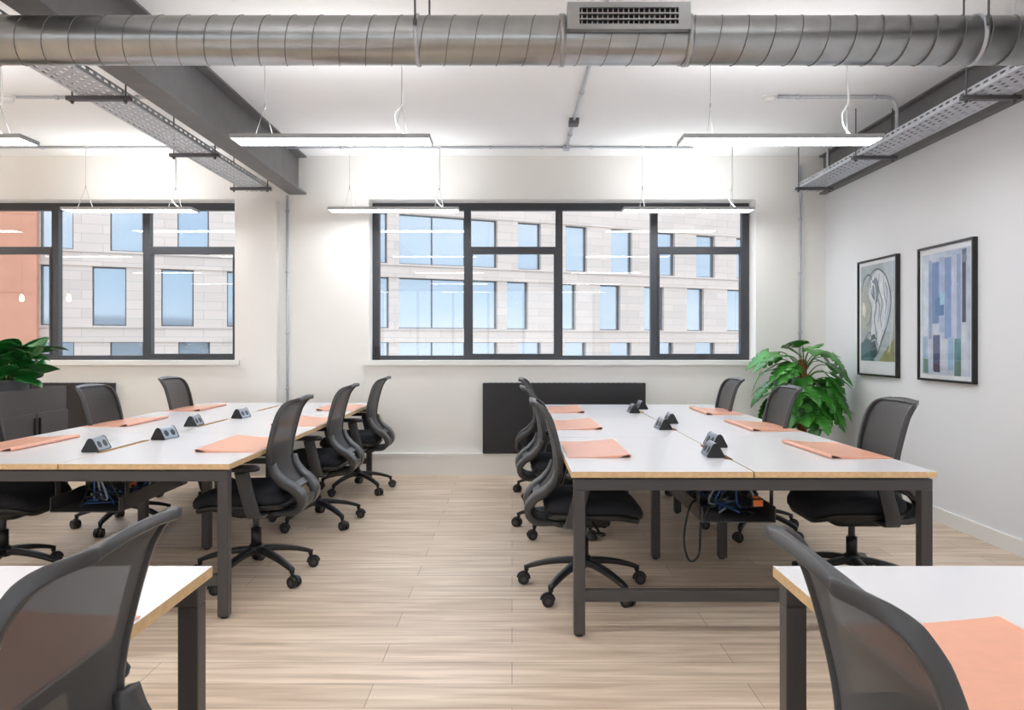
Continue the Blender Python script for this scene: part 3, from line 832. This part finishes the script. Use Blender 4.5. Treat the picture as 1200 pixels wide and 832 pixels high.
plant_leaves(mon, sp, M['leaf'], True, .35, .86, rnd)

lp = thing('potted_plant', 'broad leaved green plant in a grey bowl on top of the left cabinet', 'potted plant', (-3.90, 5.72, .76))
k = MB(); k.lathe([(.15, 0), (.17, .02), (.195, .24), (.195, .26), (.178, .26), (.17, .22)], M['pot']); k.build('pot', lp)
k = MB(); k.lathe([(.001, .225), (.171, .222)], M['soil'], cap=False); k.build('soil', lp)
rnd = random.Random(4); sp = []
for q in range(46):
    a = rnd.uniform(0, 2*PI); ln = rnd.uniform(.08, .28); z = rnd.uniform(.26, .52)
    tip = (math.cos(a)*ln, math.sin(a)*ln, z)
    sp.append(((math.cos(a)*.04, math.sin(a)*.04, .21), tip, a+rnd.uniform(-.5, .5), rnd.uniform(-.35, .9), rnd.uniform(.17, .28)))
sp.append(((.02, -.05, .21), (.14, -.08, .40), R(-10), R(35), .24))
sp.append(((.02, -.05, .21), (.20, -.06, .27), R(-15), R(-5), .2))
plant_leaves(lp, sp, M['leaf2'], False, .25, .85, rnd)

# ------------------------------------------------------------------ pictures on the right wall
def picture(name, y0, y1, z0, z1, label, art):
    p = thing(name, label, 'picture', (XR, (y0+y1)/2, z0)); L = y1-y0; H = z1-z0
    k = MB(); fw = .016
    for (a, b, c, d) in ((-L/2, L/2, 0, fw), (-L/2, L/2, H-fw, H), (-L/2, -L/2+fw, fw, H-fw), (L/2-fw, L/2, fw, H-fw)):
        k.box(-.034, 0, a, b, c, d, M['blackp'])
    k.build('picture_frame', p)
    k = MB(); k.box(-.020, -.004, -L/2+fw, L/2-fw, fw, H-fw, M['paper']); k.build('backing_sheet', p)
    a = MB(); art(a, L/2-fw, H, fw); a.build('artwork', p)
    k = MB(); k.box(-.028, -.026, -L/2+fw, L/2-fw, fw, H-fw, M['picglass']); k.build('glass', p)
cm = {}
def C(r, g, b):
    key = (r, g, b)
    if key not in cm: cm[key] = mat('ink_%d' % len(cm), srgb(r, g, b), .8, noise=.12, nscale=14)
    return cm[key]
def quadart(k, pts, m, d):
    i = k.mi(m); vs = [k.bm.verts.new((-.0205-d, y, z)) for y, z in pts]; k.face(vs, i)
# seen from the room the wall's +y end is on the left: use u = 0 (left) .. 1 (right), v = 0 (bottom) .. 1 (top)
def art_stripes(k, hw, H, fw):
    def q(u0, u1, v0, v1, m, d, sk=0):
        f = lambda u, v: (hw-.012-u*(2*hw-.024), fw+.012+v*(H-2*fw-.024))
        quadart(k, [f(u0, v0), f(u1, v0), f(u1+sk, v1), f(u0+sk, v1)], m, d)
    q(.03, .97, .02, .97, C(196, 206, 222), 0)
    for (a, b, c, d_, col) in ((.05, .16, .10, .90, (214, 220, 230)), (.17, .24, .30, .92, (150, 170, 205)), (.24, .38, .42, .90, (112, 140, 188)), (.38, .48, .35, .93, (168, 186, 216)),
                               (.49, .62, .30, .92, (124, 152, 200)), (.62, .70, .30, .95, (188, 200, 224)), (.72, .80, .28, .93, (144, 164, 200)), (.82, .89, .42, .86, (58, 62, 92)), (.82, .90, .86, .96, (120, 128, 150)),
                               (.05, .15, .04, .32, (160, 190, 216)), (.26, .40, .05, .33, (84, 92, 128)), (.42, .54, .08, .30, (204, 212, 226)), (.56, .66, .06, .31, (150, 186, 216)), (.68, .80, .03, .30, (96, 140, 150)), (.82, .94, .06, .40, (206, 214, 226)),
                               (.06, .16, .03, .14, (120, 150, 140)), (.28, .40, .04, .12, (92, 76, 96)), (.68, .80, .02, .13, (84, 120, 108)), (.30, .48, .48, .62, (84, 124, 176)), (.40, .50, .56, .66, (160, 200, 226))):
        q(a, b, c, d_, C(*col), .0004*(1+len(k.mats)*.1))
def art_swirl(k, hw, H, fw):
    f = lambda u, v: (hw-.03-u*(2*hw-.06), fw+.11+v*(H-2*fw-.14))
    cnt = [0]
    def poly(pts, col):
        cnt[0] += 1; quadart(k, [f(*p) for p in pts], C(*col), .0002*cnt[0])
    def curve(pts, w, col):
        cnt[0] += 1; pp = cat([(u, v, 0) for u, v in pts], 6); i = k.mi(C(*col)); prev = None
        for j, p in enumerate(pp):
            t = (pp[min(j+1, len(pp)-1)]-pp[max(j-1, 0)]).normalized(); nn = Vector((-t.y, t.x, 0))*w*(.5+.5*math.sin(PI*j/(len(pp)-1)))
            cur = []
            for s in (-1, 1):
                y, z = f(p.x+nn.x*s, p.y+nn.y*s*.7); cur.append(k.bm.verts.new((-.0205-.0002*cnt[0], y, z)))
            if prev: k.face([prev[0], cur[0], cur[1], prev[1]], i)
            prev = cur
    sm = lambda pts: [(p.x, p.y) for p in cat([(a, b, 0) for a, b in pts]+[(pts[0][0], pts[0][1], 0)], 5)[:-1]]
    poly([(0, 0), (1, 0), (1, 1), (0, 1)], (168, 178, 184))
    poly([(0, .35), (.25, .3), (.3, .62), (.12, .8), (0, .78)], (172, 178, 168))
    poly([(0, 0), (.42, 0), (.36, .2), (.2, .24), (0, .18)], (70, 108, 116))
    poly([(.55, 0), (1, 0), (1, .24), (.82, .16)], (150, 150, 104))
    poly([(.62, .3), (.9, .3), (1, .6), (1, 1), (.7, 1)], (184, 196, 206))
    poly(sm([(.30, .22), (.48, .10), (.66, .24), (.80, .5), (.84, .72), (.7, .9), (.5, .93), (.32, .84), (.26, .66), (.36, .5)]), (214, 220, 226))
    poly(sm([(.04, .5), (.13, .46), (.16, .55), (.08, .62)]), (224, 220, 210))
    poly(sm([(.30, .05), (.46, .04), (.52, .18), (.40, .28), (.30, .2)]), (56, 82, 96))
    poly(sm([(.36, .68), (.5, .6), (.56, .74), (.48, .86), (.38, .82)]), (120, 132, 142))
    for pts, w in (([(.20, .78), (.36, .92), (.56, .94), (.78, .84), (.9, .62), (.82, .4), (.62, .2), (.5, .06)], .018),
                   ([(.3, .86), (.34, .7), (.48, .58), (.42, .42), (.5, .26), (.44, .12)], .016),
                   ([(.58, .9), (.54, .76), (.66, .6), (.6, .44), (.68, .3)], .014), ([(.7, .84), (.72, .68), (.78, .56), (.7, .44)], .010),
                   ([(.04, .74), (.12, .86), (.28, .9), (.4, .8)], .018), ([(.1, .2), (.28, .3), (.36, .24), (.52, .3)], .014)):
        curve(pts, w*.8, (88, 98, 110))
    for pts, w, c in (([(.26, .7), (.4, .8), (.46, .66), (.38, .5), (.44, .34)], .012, (236, 238, 240)), ([(.62, .82), (.62, .7), (.72, .6), (.7, .4), (.6, .26)], .016, (236, 238, 240)), ([(.48, .86), (.5, .7), (.58, .56), (.54, .4)], .014, (150, 166, 190)), ([(.74, .8), (.8, .7), (.78, .55)], .012, (120, 134, 150)), ([(.2, .36), (.3, .42), (.34, .56), (.22, .68)], .014, (128, 136, 132)), ([(.34, .2), (.46, .22), (.52, .14), (.62, .18)], .012, (190, 200, 210))):
        curve(pts, w, c)
    curve([(.86, .1), (.94, .34), (.97, .6), (.9, .9)], .03, (196, 204, 196))
picture('framed_picture', 4.996, 5.683, 1.02, 2.005, 'black framed abstract print of blue vertical stripes, nearer of the two pictures', art_stripes)
picture('framed_picture', 5.995, 6.672, 1.018, 2.012, 'black framed abstract painting of grey and olive swirls, nearer the corner', art_swirl)

# ------------------------------------------------------------------ outside: the building across the street
FD = Vector((.914, .407, 0)).normalized(); FY = 40.0
fa = math.atan2(FD.y, FD.x)
def ft(px):                                    # distance along the facade for a measured image column
    s = (px-600)/880; return FY*s/(FD.x-FD.y*s)
bd = thing('office_building', 'pale stone office building across the street, seen through the windows', 'building', (0, FY, 0), fa)
rowsw = {
 'A': (5.3, 7.8, [(-40, -8), (47, 86), (129, 168), (208, 245), (290, 330), (352, 392), (410, 428), (440, 454), (467.6, 583), (607, 634), (663, 688), (716, 741), (767, 791), (816, 838), (863, 884), (908, 930)]),
 'B': (2.07, 4.6, [(-40, -10), (47, 63), (108, 148), (189, 227), (266, 304), (340, 380), (410, 428), (440, 456), (467.6, 583), (594, 619), (658, 675), (703, 727), (755, 778), (805, 825), (852, 872), (900, 920)]),
 'C': (-1.15, 1.4, [(-40, -8), (47, 87), (129, 168), (209, 246), (290, 330), (352, 392), (410, 428), (440, 456), (467.6, 583), (607, 634), (662, 687), (715, 740), (768, 789), (815, 838), (863, 884), (908, 930)]),
}
t0, t1 = ft(-160), ft(1000)
wl = MB(); dep = .3
zs = [-9, -1.15, 1.4, 2.07, 4.6, 5.3, 7.8, 13]
for a, b in ((-9, -1.15), (1.4, 2.07), (4.6, 5.3), (7.8, 13)): wl.box(t0, t1, 0, dep+.2, a, b, M['stone'])
for r_, (z0, z1, ws) in rowsw.items():
    x = t0
    for a, b in ws:
        a, b = ft(a), ft(b)
        wl.box(x, a, 0, dep+.2, z0, z1, M['stone']); x = b
    wl.box(x, t1, 0, dep+.2, z0, z1, M['stone'])
for z in (1.42, 2.02, 4.66, 5.24, 7.9): wl.box(t0, t1, -.06, 0, z-.05, z+.05, M['stone'])
wl.box(t0, t1, dep+.3, dep+.5, -9, 13, M['facframe'])
wl.build('facade_wall', bd)
for r_, (z0, z1, ws) in rowsw.items():
    for a, b in ws:
        if b < -5 : continue
        a, b = ft(a), ft(b)
        k = MB(); w = .05
        for q in ((a, a+w, z0, z1), (b-w, b, z0, z1), (a+w, b-w, z0, z0+w), (a+w, b-w, z1-w, z1)): k.box(q[0], q[1], dep-.1, dep, q[2], q[3], M['facframe'])
        if b-a > 3:
            for q in (1/3, 2/3): k.box(a+(b-a)*q-.03, a+(b-a)*q+.03, dep-.1, dep, z0+w, z1-w, M['facframe'])
        fr = k.build('window', bd)
        k = MB(); k.box(a+w, b-w, dep-.05, dep-.03, z0+w, z1-w, M['facglass']); k.build('pane', fr)
tb = thing('terracotta_building', 'terracotta clad block outside the left edge of the left window', 'building', (0, FY, 0), fa)
k = MB(); k.box(ft(-140), ft(46), -.7, -.07, -9, 13, M['terra']); k.build('cladding', tb)
k = MB()
for z in (-3, 0.2, 3.4, 6.6): k.box(ft(-140), ft(46)+.01, -.72, -.7, z-.03, z+.03, M['terra'])
k.build('joint', tb)
m = MB(); m.box(-90, 90, -90, 90, -9.2, -9, M['asphalt']); struct(m.build('ground'))

# ------------------------------------------------------------------ sky
w = bpy.data.worlds.new('sky'); SC.world = w; w.use_nodes = True
nt = w.node_tree; bg = nt.nodes['Background']
tc = nt.nodes.new('ShaderNodeTexCoord'); sx = nt.nodes.new('ShaderNodeSeparateXYZ'); nt.links.new(tc.outputs['Generated'], sx.inputs[0])
rp = nt.nodes.new('ShaderNodeValToRGB'); e = rp.color_ramp.elements
e[0].position = .0; e[0].color = srgb(225, 232, 238); e[1].position = .5; e[1].color = srgb(150, 188, 226)
e.new(.06).color = srgb(206, 222, 236)
nt.links.new(sx.outputs['Z'], rp.inputs['Fac'])
mp = nt.nodes.new('ShaderNodeMapping'); mp.inputs['Scale'].default_value = (1.5, 1.5, 9); nt.links.new(tc.outputs['Generated'], mp.inputs['Vector'])
nz = nt.nodes.new('ShaderNodeTexNoise'); nz.inputs['Scale'].default_value = 2.2; nz.inputs['Detail'].default_value = 6; nt.links.new(mp.outputs[0], nz.inputs['Vector'])
cr = nt.nodes.new('ShaderNodeValToRGB'); cr.color_ramp.elements[0].position = .40; cr.color_ramp.elements[1].position = .64
nt.links.new(nz.outputs['Fac'], cr.inputs['Fac'])
mx = nt.nodes.new('ShaderNodeMix'); mx.data_type = 'RGBA'
nt.links.new(cr.outputs['Color'], mx.inputs['Factor']); nt.links.new(rp.outputs['Color'], mx.inputs['A']); mx.inputs['B'].default_value = (.95, .96, .98, 1)
nt.links.new(mx.outputs['Result'], bg.inputs['Color']); bg.inputs['Strength'].default_value = 2.1

# ------------------------------------------------------------------ camera and colour management
cd = bpy.data.cameras.new('camera'); cam = bpy.data.objects.new('camera', cd); COL.objects.link(cam)
cam.location = (0, 0, 1.29); cam.rotation_euler = (PI/2, 0, 0)
cd.sensor_width = 36; cd.lens = 36*880/1200; cd.shift_x = 0; cd.shift_y = -13/1200; cd.clip_start = .02; cd.clip_end = 300
SC.camera = cam
vs = SC.view_settings; vs.view_transform = 'Standard'; vs.look = 'None'; vs.gamma = 1; vs.use_curve_mapping = False
vs.exposure = 0.36
